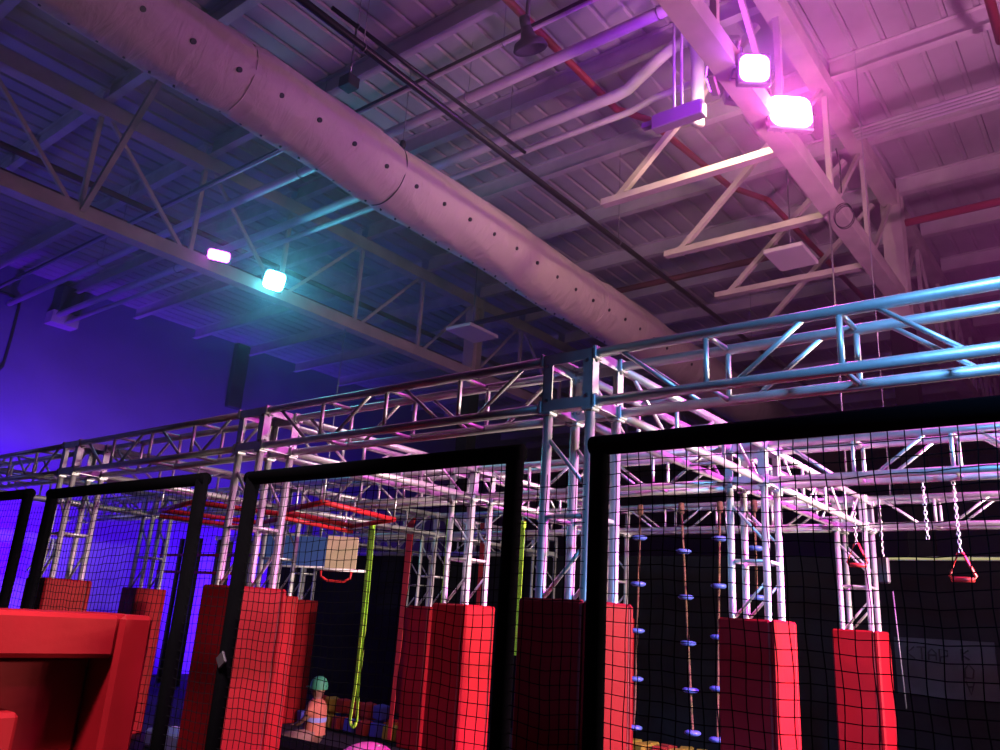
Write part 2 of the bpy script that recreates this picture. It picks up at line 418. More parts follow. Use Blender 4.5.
# ------------------------------------------------------------------ stage floods
def aim(d):
    return Vector(d).to_track_quat('-Z', 'Y').to_euler()
def flood(loc, d, w, h, face, label):
    t = thing('flood_light', label, 'flood light', loc); t.rotation_euler = aim(d)
    hs = MB().rbox(-w/2-0.02, w/2+0.02, -h/2-0.02, h/2+0.02, 0.0, 0.07, 0.012).build('housing', M['lampbody'], t)
    b = MB()
    for k in range(7):
        xk = -w/2 + w*k/6; b.box(xk-0.004, xk+0.004, -h/2, h/2, 0.07, 0.10)
    b.build('heat_sink', M['lampbody'], hs)
    # rounded lens
    r = min(w, h)*0.28; pts = []
    for cx, cy, a0 in ((w/2-r, h/2-r, 0), (-w/2+r, h/2-r, 90), (-w/2+r, -h/2+r, 180), (w/2-r, -h/2+r, 270)):
        for q in range(5):
            a = math.radians(a0 + 22.5*q); pts.append((cx+r*math.cos(a), cy+r*math.sin(a), -0.004))
    n = len(pts); b = MB(); b.add(pts + [(x, y, 0.004) for x, y, z in pts], [tuple(range(n))[::-1]] + [(i, (i+1) % n, n+(i+1) % n, n+i) for i in range(n)])
    b.build('lens', face, hs)
    b = MB().path([(-w/2-0.04, 0, 0.03), (-w/2-0.04, 0, 0.18), (w/2+0.04, 0, 0.18), (w/2+0.04, 0, 0.03)], 0.012, 6); b.build('yoke', M['lampbody'], t)
    return t
E_ = dict(
    cyan=emis('cyan_led', (0.10, 0.80, 1.0), 120),
    violet=emis('violet_led', (0.62, 0.06, 1.0), 30),
    violet2=emis('violet_led_bright', (0.45, 0.05, 1.0), 100),
    pink=emis('pink_led', (1.0, 0.09, 0.62), 170),
    warm=emis('warm_led', (1.0, 0.68, 0.45), 420),
    mauve=emis('mauve_led', (0.32, 0.015, 1.0), 190),
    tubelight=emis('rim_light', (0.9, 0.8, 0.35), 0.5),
)
flood((-9.93, 5.65, 6.40), (1, -0.45, -0.20), 0.30, 0.15, E_['violet'], 'violet flood lamp on the left girder, left of the cyan lamp')
flood((-9.93, 6.62, 6.38), (1, -0.20, -0.45), 0.32, 0.28, E_['cyan'], 'cyan flood lamp glaring on the left girder')
flood((-2.02, 5.55, 6.12), (0.75, -1.0, -0.15), 0.24, 0.24, E_['violet2'], 'violet square flood lamp on the right side of the right girder')
flood((-2.02, 6.42, 6.22), (0.75, -0.9, 0.12), 0.38, 0.34, E_['pink'], 'brightest pink flood lamp at the right girder')
flood((-2.44, 5.62, 6.24), (-1.0, -0.25, 0.10), 0.24, 0.14, E_['mauve'], 'slim lit flood lamp on the left side of the right girder')
flood((-2.52, 6.35, 6.48), (-0.7, 0.7, -0.45), 0.20, 0.16, E_['warm'], 'warm flood lamp shining onto the stub strut below the girder')
flood((-2.36, 5.72, 6.62), (-0.2, 0.3, 1.0), 0.24, 0.16, E_['violet2'], 'violet flood lamp seen edge-on, shining up into the right girder')
t = thing('lamp_controller', 'purple lit box bracket left of the right girder below the bent pipe', 'bracket', (-2.95, 6.1, 6.35))
MB().rbox(-0.28, 0.24, -0.06, 0.06, -0.09, 0.07, 0.01).build('box_body', M['lampbody'], t)
MB().box(-0.40, -0.26, -0.03, 0.03, -0.02, 0.04).build('arm', M['lampbody'], t)
MB().tube((0.0, 0.03, 0.07), (0.0, 0.03, 1.45), 0.016, 6).build('rod', M['pipew'], t)
MB().tube((-0.08, 0.03, 0.07), (-0.08, 0.03, 1.45), 0.016, 6).build('rod', M['pipew'], t)

# ------------------------------------------------------------------ truss rig
H = 0.1275; ZT = 2.715 + H       # half chord spacing, truss centre height
CH = 0.0255; BR = 0.0125
def truss(L, label):
    """box truss along local +x from 0 to L, square section centred on the axis"""
    t = thing('box_truss', label, 'truss')
    for sy in (-1, 1):
        for sz in (-1, 1):
            MB().tube((0, sy*H, sz*H), (L, sy*H, sz*H), CH, 14).build('chord', M['alu'], t)
    nb = max(2, round(L/0.59)); dx = L/nb
    for sy in (-1, 1):
        for i in range(nb):
            if i: MB().tube((i*dx, sy*H, -H), (i*dx, sy*H, H), BR+0.001, 8).build('upright_brace', M['alu'], t)
            a, c = i*dx + 0.13, (i+1)*dx - 0.13
            s = 1 if i % 2 == 0 else -1
            MB().tube((a, sy*H, s*H), (c, sy*H, -s*H), BR-0.001, 8).build('diagonal_brace', M['alu'], t)
    for sz in (-1, 1):
        for i in range(nb):
            if i: MB().tube((i*dx, -H, sz*H), (i*dx, H, sz*H), BR, 8).build('cross_brace', M['alu'], t)
            a, c = i*dx + 0.14, (i+1)*dx - 0.14
    for e in (0, L):
        s = 1 if e == 0 else -1
        for sy in (-1, 1):
            for sz in (-1, 1):
                MB().rbox(*sorted((e + s*0.001, e + s*0.02)), sy*H-0.034, sy*H+0.034, sz*H-0.034, sz*H+0.034, 0.004).build('end_plate', M['plate'], t)
    return t
def cube(label):
    t = thing('corner_block', label, 'truss corner block')
    a = 0.1525
    w = 0.058; th = 0.008
    rings = []
    for ax in range(3):
        for s in (-1, 1):
            b = MB()
            def bx(u0, u1, v0, v1):
                lo = [0,0,0]; hi = [0,0,0]
                o1, o2 = [i for i in range(3) if i != ax]
                lo[ax], hi[ax] = sorted((s*a, s*(a-th)))
                lo[o1], hi[o1], lo[o2], hi[o2] = u0, u1, v0, v1
                b.box(lo[0], hi[0], lo[1], hi[1], lo[2], hi[2])
            q = a - 0.001*ax
            bx(-q, q, -q, -q+w); bx(-q, q, q-w, q); bx(-q, -q+w, -q+w, q-w); bx(q-w, q, -q+w, q-w)
            b.build('face_plate', M['plate'], t)
    bolt_mesh = None
    for ax in range(3):
        for s in (-1, 1):
            for u in (-1, 1):
                for v in (-1, 1):
                    o1, o2 = [i for i in range(3) if i != ax]
                    p = [0,0,0]; p[ax] = s*(a-0.012); p[o1] = u*0.122; p[o2] = v*0.092
                    if bolt_mesh is None:
                        o = MB().lathe([(0, -0.002), (0.011, -0.002), (0.011, 0.018), (0.006, 0.022), (0, 0.022)], 6, smooth=False).build('bolt', M['bolt'], t); bolt_mesh = o.data
                    else:
                        o = bpy.data.objects.new('bolt', bolt_mesh); C.objects.link(o); o.parent = t
                    o.location = p; d = [0,0,0]; d[ax] = s
                    o.rotation_euler = Vector(d).to_track_quat('Z', 'Y').to_euler()
    return t
def pad(label, h=1.76):
    t = thing('column_pad', label, 'column pad')
    o, i = 0.205, 0.160
    for k in range(4):
        T = Matrix.Rotation(k*PI/2, 4, 'Z')
        MB().rbox(-o, o-0.0455, -o, -i, 0.0, h, 0.014, T).build('pad_panel', M['vinyl'], t)
    b = MB()
    for k in range(4):
        T = Matrix.Rotation(k*PI/2, 4, 'Z'); b.box(o-0.056, o-0.048, -o-0.0015, -o+0.004, 0.02, h-0.02, T)
    b.build('hook_seam', M['seam'], t)
    return t

GX = [-2.22, -4.93, -7.74, -10.5]; GY = [3.43, 5.76, 8.33, 10.95]
cn = ['central', 'first-left', 'second-left', 'third-left']
cn2 = ['on the central column line', 'one column line left of centre', 'two column lines left of centre', 'three column lines left of centre']
rn = ['front row', 'second row', 'third row', 'fourth row']
TP = {}
def put_truss(L, loc, rot, label):
    key = round(L, 3)
    if key not in TP: t = TP[key] = truss(L, label)
    else: t = dup(TP[key], label=label)
    t.location = loc; t.rotation_euler = rot
    return t
E2 = 0.153
nodes = [(i, j) for j in range(4) for i in range(4) if not (j == 3 and i < 2)]
cb = pp = None
for (i, j) in nodes:
    x, y = GX[i], GY[j]
    lab = 'bolted square corner block in the %s %s' % (rn[j], cn2[i])
    if cb is None: cb = cube(lab); cb.location = (x, y, ZT)
    else: dup(cb, loc=(x, y, ZT), label=lab)
    lab = 'upright lattice truss column in the %s %s' % (rn[j], cn2[i])
    L = ZT - E2
    c = put_truss(L, (x, y, 0), (0, -PI/2, PI), lab); c['category'] = 'truss column'
    c['label'] = lab
    lab = 'red padded sleeve around the %s column %s' % (rn[j], cn2[i])
    if pp is None: pp = pad(lab); pp.location = (x, y, 0)
    else: dup(pp, loc=(x, y, 0), label=lab)
for j in range(4):
    for i in range(-1, 4):
        if j == 3 and i < 2: continue
        x0 = GX[i] if i >= 0 else 0.45
        x1 = GX[i+1] if i < 3 else -13.0
        where = ['right of the central column line', 'between the central and first left column lines', 'between the first and second left column lines',
                 'between the second and third left column lines', 'left of the third left column line'][i+1]
        lo, hi = x1 + E2, x0 - E2
        put_truss(hi-lo, (lo, GY[j], ZT), (0, 0, 0), 'silver %s truss spanning %s' % (rn[j], where))
for i in range(4):
    for j in range(3):
        if j == 2 and i < 2: continue
        y0, y1 = GY[j] + E2, GY[j+1] - E2
        put_truss(y1-y0, (GX[i], y0, ZT), (0, 0, PI/2), 'silver truss running back from the %s %s' % (rn[j], cn2[i]))
# corner block and column beyond the right edge for the right-hand spans to rest on
for j in range(3):
    x = 0.45
    dup(cb, loc=(x, GY[j], ZT), label='bolted corner block in the %s at the far right' % rn[j])
    c = put_truss(ZT-E2, (x, GY[j], 0), (0, -PI/2, 0), 'lattice truss column in the %s at the far right' % rn[j]); c['category'] = 'truss column'
# long spans in the middle of the second bay
# suspension rods of the rig
for (x, y, lab) in ((-2.26, 8.33, 'thin steel suspension rod between the right girder and the third row'), (-1.87, 8.33, 'faint thin steel wire beside the suspension rod at right'),
                    (-10.1, 8.23, 'thin steel suspension rod hanging from the left girder')):
    t = thing('suspension_rod', lab, 'rod', (x, y, 3.0))
    k = 0.5 if x == -1.87 else 1.0
    MB().tube((0, 0, 0), (0, 0, 3.2 if k == 1 else 5.1), 0.010*k, 6).build('rod', M['chain'], t)
    MB().tube((0, 0, 1.1), (0, 0, 1.25), 0.016*k, 8).build('turnbuckle', M['chain'], t)
# cable coil on the right girder above the rod
t = thing('cable_coil', 'loose black cable coil hanging from the right girder', 'cable', (-2.10, 8.25, 6.2))
b = MB(); b.path([(0.10*math.cos(a), 0.02*a*0.3, -0.16+0.14*math.sin(a)) for a in [0.35*k for k in range(44)]], 0.005, 6); b.build('coil', M['black'], t)
MB().path([(0, 0, 0.1), (0.02, -0.05, 0.4), (0, -0.1, 0.6)], 0.008, 5).build('cable_tail', M['black'], t)

# ------------------------------------------------------------------ net wall
NY = 2.4; NZ = 2.26; PR = 0.035
def netting(x0, x1, z0, z1, seed, cell=0.044):
    rnd = random.Random(seed); ph = [rnd.uniform(0, 6) for _ in range(8)]
    def d(x, z):
        return (0.010*math.sin(2.3*x+1.7*z+ph[0]) + 0.006*math.sin(7*x-3*z+ph[1]) + 0.003*math.sin(23*z+9*x+ph[2]),
                0.014*math.sin(1.9*x+2.2*z+ph[3]),
                0.010*math.sin(2.9*x-1.3*z+ph[4]) + 0.006*math.sin(6*z+5*x+ph[5]) + 0.003*math.sin(27*x+ph[6]))
    b = MB(); r = 0.0019
    nx = int(round((x1-x0)/cell)); nz = int(round((z1-z0)/cell))
    def P(x, z):
        e = min(1.0, 8*min(x-x0, x1-x, z1-z)/1.0) if z < z1 else 0
        e = max(0, min(1, e)); a = d(x, z); return (x+a[0]*e, NY+a[1]*e, z+a[2]*e)
    for i in range(1, nx):
        x = x0 + (x1-x0)*i/nx
        b.path([P(x, z0+(z1-z0)*k/40) for k in range(41)], r, 3, cap=False, smooth=False)
    for j in range(1, nz):
        z = z0 + (z1-z0)*j/nz
        m = max(6, int((x1-x0)/0.07)); b.path([P(x0+(x1-x0)*k/m, z) for k in range(m+1)], r, 3, cap=False, smooth=False)
    return b
def net_panel(x0, x1, label, seed, dz=0.0):
    t = thing('net_panel', label, 'net panel', (0, 0, 0))
    for xx in (x0, x1):
        MB().path([(xx, NY, 0), (xx, NY, NZ+dz+0.02)], PR, 16).build('post_sleeve', M['foam'], t)
    b = MB().path([(x0-PR*0.9, NY, NZ+dz), (x1+PR*0.9, NY, NZ+dz)], PR, 16); b.build('top_rail_sleeve', M['foam'], t)
    netting(x0+0.02, x1-0.02, 0.3, NZ+dz-0.02, seed).build('netting', M['cord'], t)
net_panel(-1.475, 0.45, 'black framed net panel nearest at the right of the picture', 1)
net_panel(-3.52, -1.85, 'black framed net panel left of the central truss column', 2)
net_panel(-5.78, -3.98, 'black framed net panel second from the left edge', 3, 0.02)
net_panel(-8.1, -6.17, 'black framed net panel cut off by the left picture edge', 4, 0.04)
def gapnet(x0, x1, z1, label, seed):
    o = netting(x0, x1, 0.3, z1, seed).build('gap_netting', M['cord']); tag(o, label, 'netting')
gapnet(-1.82, -1.53, 2.17, 'narrow strip of black netting closing the gap before the central column', 5)
gapnet(-3.95, -3.55, 2.2, 'narrow strip of black netting between the two middle net panels', 6)
gapnet(-6.14, -5.82, 2.2, 'narrow strip of black netting beside the second panel from the left', 7)
# white tape scrap on the post
o = MB().rbox(-0.03, 0.03, -0.006, 0.006, -0.03, 0.03, 0.004, Matrix.Translation((-3.495, NY-0.040, 1.39)) @ Matrix.Rotation(0.9, 4, 'Y')).build('tape_patch', M['grey']); tag(o, 'small grey square sticker on the middle black net post', 'sticker')

# ------------------------------------------------------------------ foreground padded frame
t = thing('padded_obstacle', 'large red padded obstacle frame in the lower left foreground', 'padded obstacle', (-3.9, 1.6, 0))
ox, oy = -3.9, 1.6
def RB(x0, x1, y0, y1, z0, z1, m='vinyl', nm='pad_block', r=0.02):
    return MB().rbox(x0-ox, x1-ox, y0-oy, y1-oy, z0, z1, r).build(nm, M[m], t)
RB(-4.35, -3.90, -0.6, 2.052, 1.365, 1.56, nm='top_pad')
RB(-4.35, -3.90, 2.058, 2.22, 0.0, 1.562, nm='side_pad')
RB(-4.34, -4.12, -0.6, 2.056, 0.0, 1.362, nm='recessed_pad')
RB(-4.118, -3.93, -0.6, 1.70, 0.0, 1.14, nm='lower_pad')

# ------------------------------------------------------------------ back partition and what stands on it
b = MB().box(-15.3, 6, 11.25, 11.4, 0, 2.715); struct(b.build('wall_partition', M['dark']))
t = thing('rim_bar', 'thin lit yellowish rail along the top of the black partition at right', 'rail', (0, 0, 0))
MB().box(-2.64, 0.5, 11.19, 11.24, 2.665, 2.71).build('bar', M['whitep'], t)
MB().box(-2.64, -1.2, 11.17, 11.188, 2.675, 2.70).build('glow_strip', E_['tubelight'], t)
t = thing('painted_board', 'dark painted board with faint black graffiti letters on the back partition', 'board', (-2.07, 11.22, 1.435)); t.scale = (0.86, 0.86, 0.86)
MB().box(-0.62, 0.62, -0.03, 0.015, -0.4, 0.36).build('board', M['board'], t)
def strokes(segs, ox_, oz_, s, nm):
    for seg in segs:
        pass
    b = MB()
    for seg in segs:
        b.path([(ox_+s*x, -0.034, oz_+s*z) for x, z in seg], 0.011, 5)
    b.build(nm, M['letter'], t)
strokes([[(0, 0), (0, 1)], [(0.6, 1), (0, .5), (.6, 0)]], -0.46, 0.08, 0.16, 'letter')
strokes([[(0, 1), (.7, 1)], [(.35, 1), (.35, 0)]], -0.33, 0.08, 0.16, 'letter')
strokes([[(0, 0), (0, .6), (.3, .9), (.6, .6), (.6, 0)], [(0, .4), (.6, .4)]], -0.19, 0.08, 0.16, 'letter')
strokes([[(0, 0), (0, 1), (.6, .9), (.6, .5), (0, .4)]], -0.05, 0.06, 0.17, 'letter')
strokes([[(0, 0), (0, 1)], [(0, .5), (.6, .9)], [(0, .5), (.6, .1)]], 0.22, 0.10, 0.15, 'letter')
strokes([[(0, 0), (.5, 0), (.6, .6), (.3, 1), (0, .6), (0, 0)]], 0.24, -0.12, 0.18, 'letter')
strokes([[(0, 1), (.3, 0), (.6, 1)], [(.1, .6), (.5, .6)]], 0.24, -0.33, 0.17, 'letter')

# ------------------------------------------------------------------ hanging gear
def torus_chain(p0, p1, parent, link=0.036, r=0.003):
    p0, p1 = Vector(p0), Vector(p1); n = max(2, int((p1-p0).length/(link*0.72)))
    b = MB()
    for i in range(n):
        c = p0.lerp(p1, (i+0.5)/n); pts = []
        for k in range(10):
            a = 2*PI*k/10
            u, v = 0.010*math.cos(a), link/2*math.sin(a)
            pts.append(c + (Vector((u, 0, v)) if i % 2 == 0 else Vector((0, u, v))))
        b.path(pts, r, 5, closed=True)
    return b.build('chain', M['chain'], parent)
def ring(x, y, ztop, ztri, label, w=0.075, tilt=0.0):
    t = thing('triangle_handle', label, 'handle', (x, y, ztri))
    t.rotation_euler = (0, 0, tilt)
    pts = [(-w, 0, -0.13), (-w*0.9, 0, -0.145), (w*0.9, 0, -0.145), (w, 0, -0.13), (0.012, 0, 0.02), (-0.012, 0, 0.02)]
    MB().path(pts, 0.009, 8, closed=True).build('triangle', M['redpaint'], t)
    MB().path([(-w*0.85, 0, -0.146), (w*0.85, 0, -0.146)], 0.016, 10).build('grip', M['redpaint'], t)
    torus_chain((0, 0, 0.02), (0, 0, ztop-ztri), t)
ring(-0.94, 5.9, 2.72, 2.215, 'red triangular ring handle hanging on a chain at the far right')
ring(-1.79, 6.75, 2.72, 2.37, 'red triangular ring handle hanging in front of the third row column', tilt=0.3)
t = thing('hanging_chain', 'bare steel chain hanging right of the third row central column', 'chain', (-1.64, 6.9, 2.30)); torus_chain((0,0,0), (0,0,0.45), t)
MB().tube((0.03, 0.1, -0.25), (0.06, 0.1, -1.1), 0.006, 5).build('cord', M['grey'], t)
MB().rbox(-0.04, 0.04, -0.03, 0.03, -0.2, 0.0, 0.01).build('clip_bag', M['black'], t)
t = thing('hanging_chain', 'short steel chain ending free beside the far right handle', 'chain', (-1.12, 5.9, 2.32)); torus_chain((0,0,0), (0,0,0.4), t)

def rope(x, y, ztop, zs, label, kx=0.0):
    t = thing('disc_rope', label, 'climbing rope', (x, y, 0))
    zb = zs[-1]-0.03; pts1, pts2, pts3 = [], [], []
    n = 90
    for i in range(n+1):
        z = ztop + (zb-ztop)*i/n; a = z*75; cx = kx*(ztop-z)
        for q, P_ in enumerate((pts1, pts2, pts3)):
            P_.append((cx+0.0075*math.cos(a+q*2.09), 0.0075*math.sin(a+q*2.09), z))
    b = MB()
    for P_ in (pts1, pts2, pts3): b.path(P_, 0.008, 5)
    b.build('rope', M['rope'], t)
    for z in zs:
        T = Matrix.Translation((kx*(ztop-z), 0, z))
        MB().lathe([(0.0, 0.020), (0.055, 0.020), (0.082, 0.008), (0.082, -0.010), (0.055, -0.028), (0, -0.030)], 20, T).build('disc', M['blue'], t)
    T = Matrix.Translation((0, 0, ztop))
    MB().lathe([(0, 0.06), (0.03, 0.05), (0.035, 0), (0.03, -0.06), (0, -0.07)], 12, T).build('knot', M['rope'], t)
RY = 8.10
rope(-3.93, RY, 2.93, [2.47, 1.998, 1.54, 1.087, 0.69], 'lit tan rope with blue discs hanging centre right', 0.05)
rope(-4.43, RY, 2.93, [2.62, 2.12, 1.63, 1.14, 0.66], 'dim rope with blue discs beside the central column pad', -0.02)
rope(-3.49, RY, 2.93, [2.60, 2.12, 1.62, 1.13, 0.66], 'rope with blue discs half hidden by the second row central pad', -0.03)
rope(-3.12, RY, 2.93, [2.50, 2.02], 'rope with blue discs behind the second row central truss column', 0.0)

def sling(x, y, ztop, zb, w, m, label, loop=True, lean=0.0):
    t = thing('webbing_sling', label, 'sling', (x, y, zb))
    L = ztop - zb; b = MB(); 
    def strip(off, dy):
        n = 24; vs = []; fs = []
        for i in range(n+1):
            s = i/n; z = L*s; sw = math.sin(PI*s)*0.01
            cx = lean*s + off*(0.42 + 0.58*max(0, 1-s*6))
            hw = w*(0.42+0.38*s)
            for sx, sy in ((-1,-1),(1,-1),(1,1),(-1,1)): vs.append((cx+sx*hw, dy*(1-s)+sw+sy*0.003, z))
        for i in range(n):
            for k in range(4):
                l = (k+1) % 4; fs.append((i*4+k, i*4+l, i*4+4+l, i*4+4+k))
        fs.append((3,2,1,0)); fs.append(tuple(n*4+k for k in range(4)))
        b.add(vs, fs)
    if loop:
        strip(-0.045, 0.0); strip(0.045, 0.02)
        b.path([(0.045*math.cos(a), 0.01, 0.005+0.06*math.sin(a)) for a in [PI + PI*k/10 for k in range(11)]], 0.018, 6)
    else: strip(0, 0)
    b.build('webbing', m, t)
    MB().rbox(-w+lean, w+lean, -0.02, 0.02, L-0.03, L+0.05, 0.008).build('top_wrap', m, t)
sling(-7.36, 6.8, 2.64, 0.44, 0.042, M['lime'], 'longest lime green webbing sling hanging in a loop', lean=-0.02)
sling(-6.60, 7.3, 2.72, 1.2, 0.050, M['lime'], 'short lime green sling behind the second-row column left of centre', loop=False, lean=0.03)
sling(-5.40, 7.2, 2.66, 1.3, 0.042, M['lime'], 'lime yellow sling just left of the front central column', loop=False)
sling(-7.95, 8.0, 2.86, 0.1, 0.075, M['redweb'], 'long wide red fabric strip left of the red column pads', loop=False, lean=0.04)
sling(-7.06, 8.5, 2.84, 1.2, 0.05, M['redweb'], 'narrow red fabric strip seen through the second-row truss column', loop=False, lean=0.03)

def sqframe(corners, z, label, r=0.023):
    c = sum((Vector((x, y, 0)) for x, y in corners), Vector())/4
    t = thing('red_square_frame', label, 'hanging frame', (c.x, c.y, z))
    P_ = [Vector((x, y, 0)) - c for x, y in corners]
    for i in range(4):
        MB().tube(P_[i], P_[(i+1) % 4], r, 10).build('side_tube', M['redpaint'], t)
    for q in P_: MB().tube(q, q + Vector((0, 0, 0.30)), 0.008, 6).build('hanger', M['chain'], t)
    MB().tube(P_[0]+Vector((0,0,-0.055)), P_[3]+Vector((0,0,-0.055)), 0.02, 8).build('lower_grip', M['redpaint'], t)
sqframe([(-5.98, 4.42), (-5.06, 4.12), (-5.28, 5.12), (-6.2, 5.45)], 2.45, 'red steel square frame hanging level behind the middle net panel')
sqframe([(-7.35, 4.05), (-6.35, 3.78), (-6.15, 4.70), (-7.12, 5.02)], 2.45, 'red steel square frame hanging level behind the left net panels')
t = thing('hanging_board', 'beige board with a red handle hanging below the red square frame', 'board', (-6.95, 6.0, 2.06), (0, 0, 0.75))
MB().rbox(-0.17, 0.17, -0.02, 0.02, 0, 0.36, 0.006).build('board', M['beige'], t)
MB().path([(-0.20, -0.02, -0.01), (-0.19, -0.02, -0.08), (-0.12, -0.02, -0.12), (0.06, -0.02, -0.12), (0.12, -0.02, -0.08), (0.13, -0.02, -0.01)], 0.014, 8).build('handle', M['redpaint'], t)
MB().tube((-0.26, -0.02, -0.005), (0.28, -0.02, 0.005), 0.016, 8).build('bottom_bar', M['whitep'], t)
MB().tube((0, 0, 0.36), (0, 0, 0.66), 0.01, 6).build('hanger', M['chain'], t)
t = thing('hanging_board', 'dark blue board hanging left of the beige board', 'board', (-8.85, 7.0, 2.16), (0, 0, 0.5))
MB().rbox(-0.62, 0.50, -0.02, 0.02, 0, 0.40, 0.006).build('board', M['bluepanel'], t)
MB().tube((-0.64, -0.03, -0.01), (0.52, -0.03, 0.01), 0.014, 8).build('bottom_bar', M['whitep'], t)
MB().tube((0.2, 0, 0.40), (0.2, 0, 0.6), 0.01, 6).build('hanger', M['chain'], t)
def cframe(x0, x1, y, label, n, hh, rails):
    t = thing('obstacle_frame', label, 'obstacle frame', ((x0+x1)/2, y, 0)); cx = (x0+x1)/2
    for k in range(n):
        xx = x0 + (x1-x0)*k/(n-1) - cx
        MB().rbox(xx-0.04, xx+0.04, -0.04, 0.04, 0, hh, 0.008).build('post', M['black'], t)
    for z in rails: MB().tube((x0-cx, -0.05, z), (x1-cx, -0.05, z), 0.03, 8).build('rail', M['redpaint'], t)
cframe(-17.0, -14.2, 9.6, 'dark posts with red crossbars standing before the blue wall, nearer the left edge', 5, 2.9, (2.55, 2.2))
cframe(-13.6, -11.6, 9.0, 'dark posts with one red crossbar before the blue wall, nearer the middle', 4, 2.8, (2.5,))
# pale strap bundle hanging at the far left
t = thing('strap_bundle', 'bundle of pale blue-white loops hanging between the two left net panels', 'strap bundle', (-8.62, 3.6, 1.75))
b = MB()
rr = random.Random(3)
for k in range(9):
    w = 0.05+0.09*rr.random(); ox2 = rr.uniform(-0.05, 0.05); h2 = rr.uniform(0.25, 0.36); oy2 = rr.uniform(-0.08, 0.08)
    b.path([(ox2+w*math.cos(a)*(0.5+0.5*math.sin(a/2)), oy2, h2*(-math.sin(a*0.5))*1.0+0.4) for a in [2*PI*q/18 for q in range(19)]], 0.009, 5)
b.build('loops', M['strap'], t)
MB().path([(0, 0, 0.05), (-0.02, 0, -0.15), (0.02, 0, -0.4), (-0.03, 0, -0.7)], 0.016, 6).build('tail', M['strap'], t)
MB().tube((0, 0, 0.38), (0, 0, 0.80), 0.008, 6).build('hanger', M['chain'], t)

# ------------------------------------------------------------------ things on the floor
def ico(r, seed=0, sq=1.0):
    b = MB(); prof = [(max(0.0001, r*math.sin(PI*i/14)), r*sq*math.cos(PI*i/14)) for i in range(15)]
    return b.lathe(prof[::-1], 24)
t = thing('exercise_ball', 'bright pink ball on the dark floor at the bottom edge', 'ball', (-5.06, 4.88, 0.33))
ico(0.33).build('ball_skin', M['pink'], t); MB().lathe([(0, 0.012), (0.014, 0.01), (0.016, 0)], 10, Matrix.Translation((0.1, 0.0, 0.312))).build('valve', M['whitep'], t)
# foam cubes
rr = random.Random(11)
def cubes(x0, x1, y0, y1, n, mats, group, lab, zmax):
    first = {}
    nx = max(1, int((x1-x0)/0.26)); cells = []
    for k in range(n):
        layer = 0
        gx = k % nx; gy = (k // nx)
        x = x0 + 0.13 + gx*0.26; y = y0 + 0.13 + gy*0.26
        if y > y1: layer = 1; y -= (y1-y0)*0.5 + 0.26; x += 0.13
        mm = rr.choice(mats)
        nm = {'fy': 'yellow', 'fr': 'red', 'fo': 'orange', 'fb': 'blue'}[mm]
        if mm not in first:
            o = MB().rbox(-0.09, 0.09, -0.09, 0.09, -0.09, 0.09, 0.015).build('foam_cube', M[mm])
            tag(o, '%s foam cube %s' % (nm, lab), 'foam cube', '%s %s' % (nm, group)); first[mm] = o
        else:
            o = first[mm].copy(); C.objects.link(o)
        o.location = (x, y, 0.10 + layer*0.21 + 0.0*zmax); o.rotation_euler = (rr.uniform(-.12, .12), rr.uniform(-.12, .12), rr.uniform(-.35, .35))
cubes(-6.3, -4.2, 10.3, 11.0, 14, ['fy', 'fo', 'fr', 'fy'], 'cubes behind the ropes', 'in the heap below the disc ropes', 0.06)
cubes(-10.3, -7.9, 8.3, 9.0, 33, ['fr', 'fr', 'fy', 'fb', 'fo'], 'cubes behind the long sling', 'in the heap behind the long lime sling', 0.04)
o = MB().rbox(-9.3, -5.7, 5.95, 6.5, 0.0, 0.22, 0.03).build('gym_mat', M['foam']); tag(o, 'low black mat block in front of the seated child', 'mat')
o = MB().rbox(-9.45, -8.6, 5.5, 5.9, 0.0, 0.20, 0.03).build('floor_mat', M['strap']); tag(o, 'pale blue lit mat corner lying on the floor behind the net', 'mat')
t = thing('tread_block', 'small pale blue block at the foot of the left net post', 'block', (-6.1, 3.2, 0.56))
MB().rbox(-0.18, -0.07, -0.05, 0.05, 0, 0.11, 0.01).build('block_half', M['strap'], t)
MB().rbox(0.0, 0.11, -0.05, 0.05, 0.01, 0.13, 0.01).build('block_half', M['strap'], t)
MB().box(-0.2, 0.13, -0.06, 0.06, -0.56, 0.0).build('stand', M['black'], t)

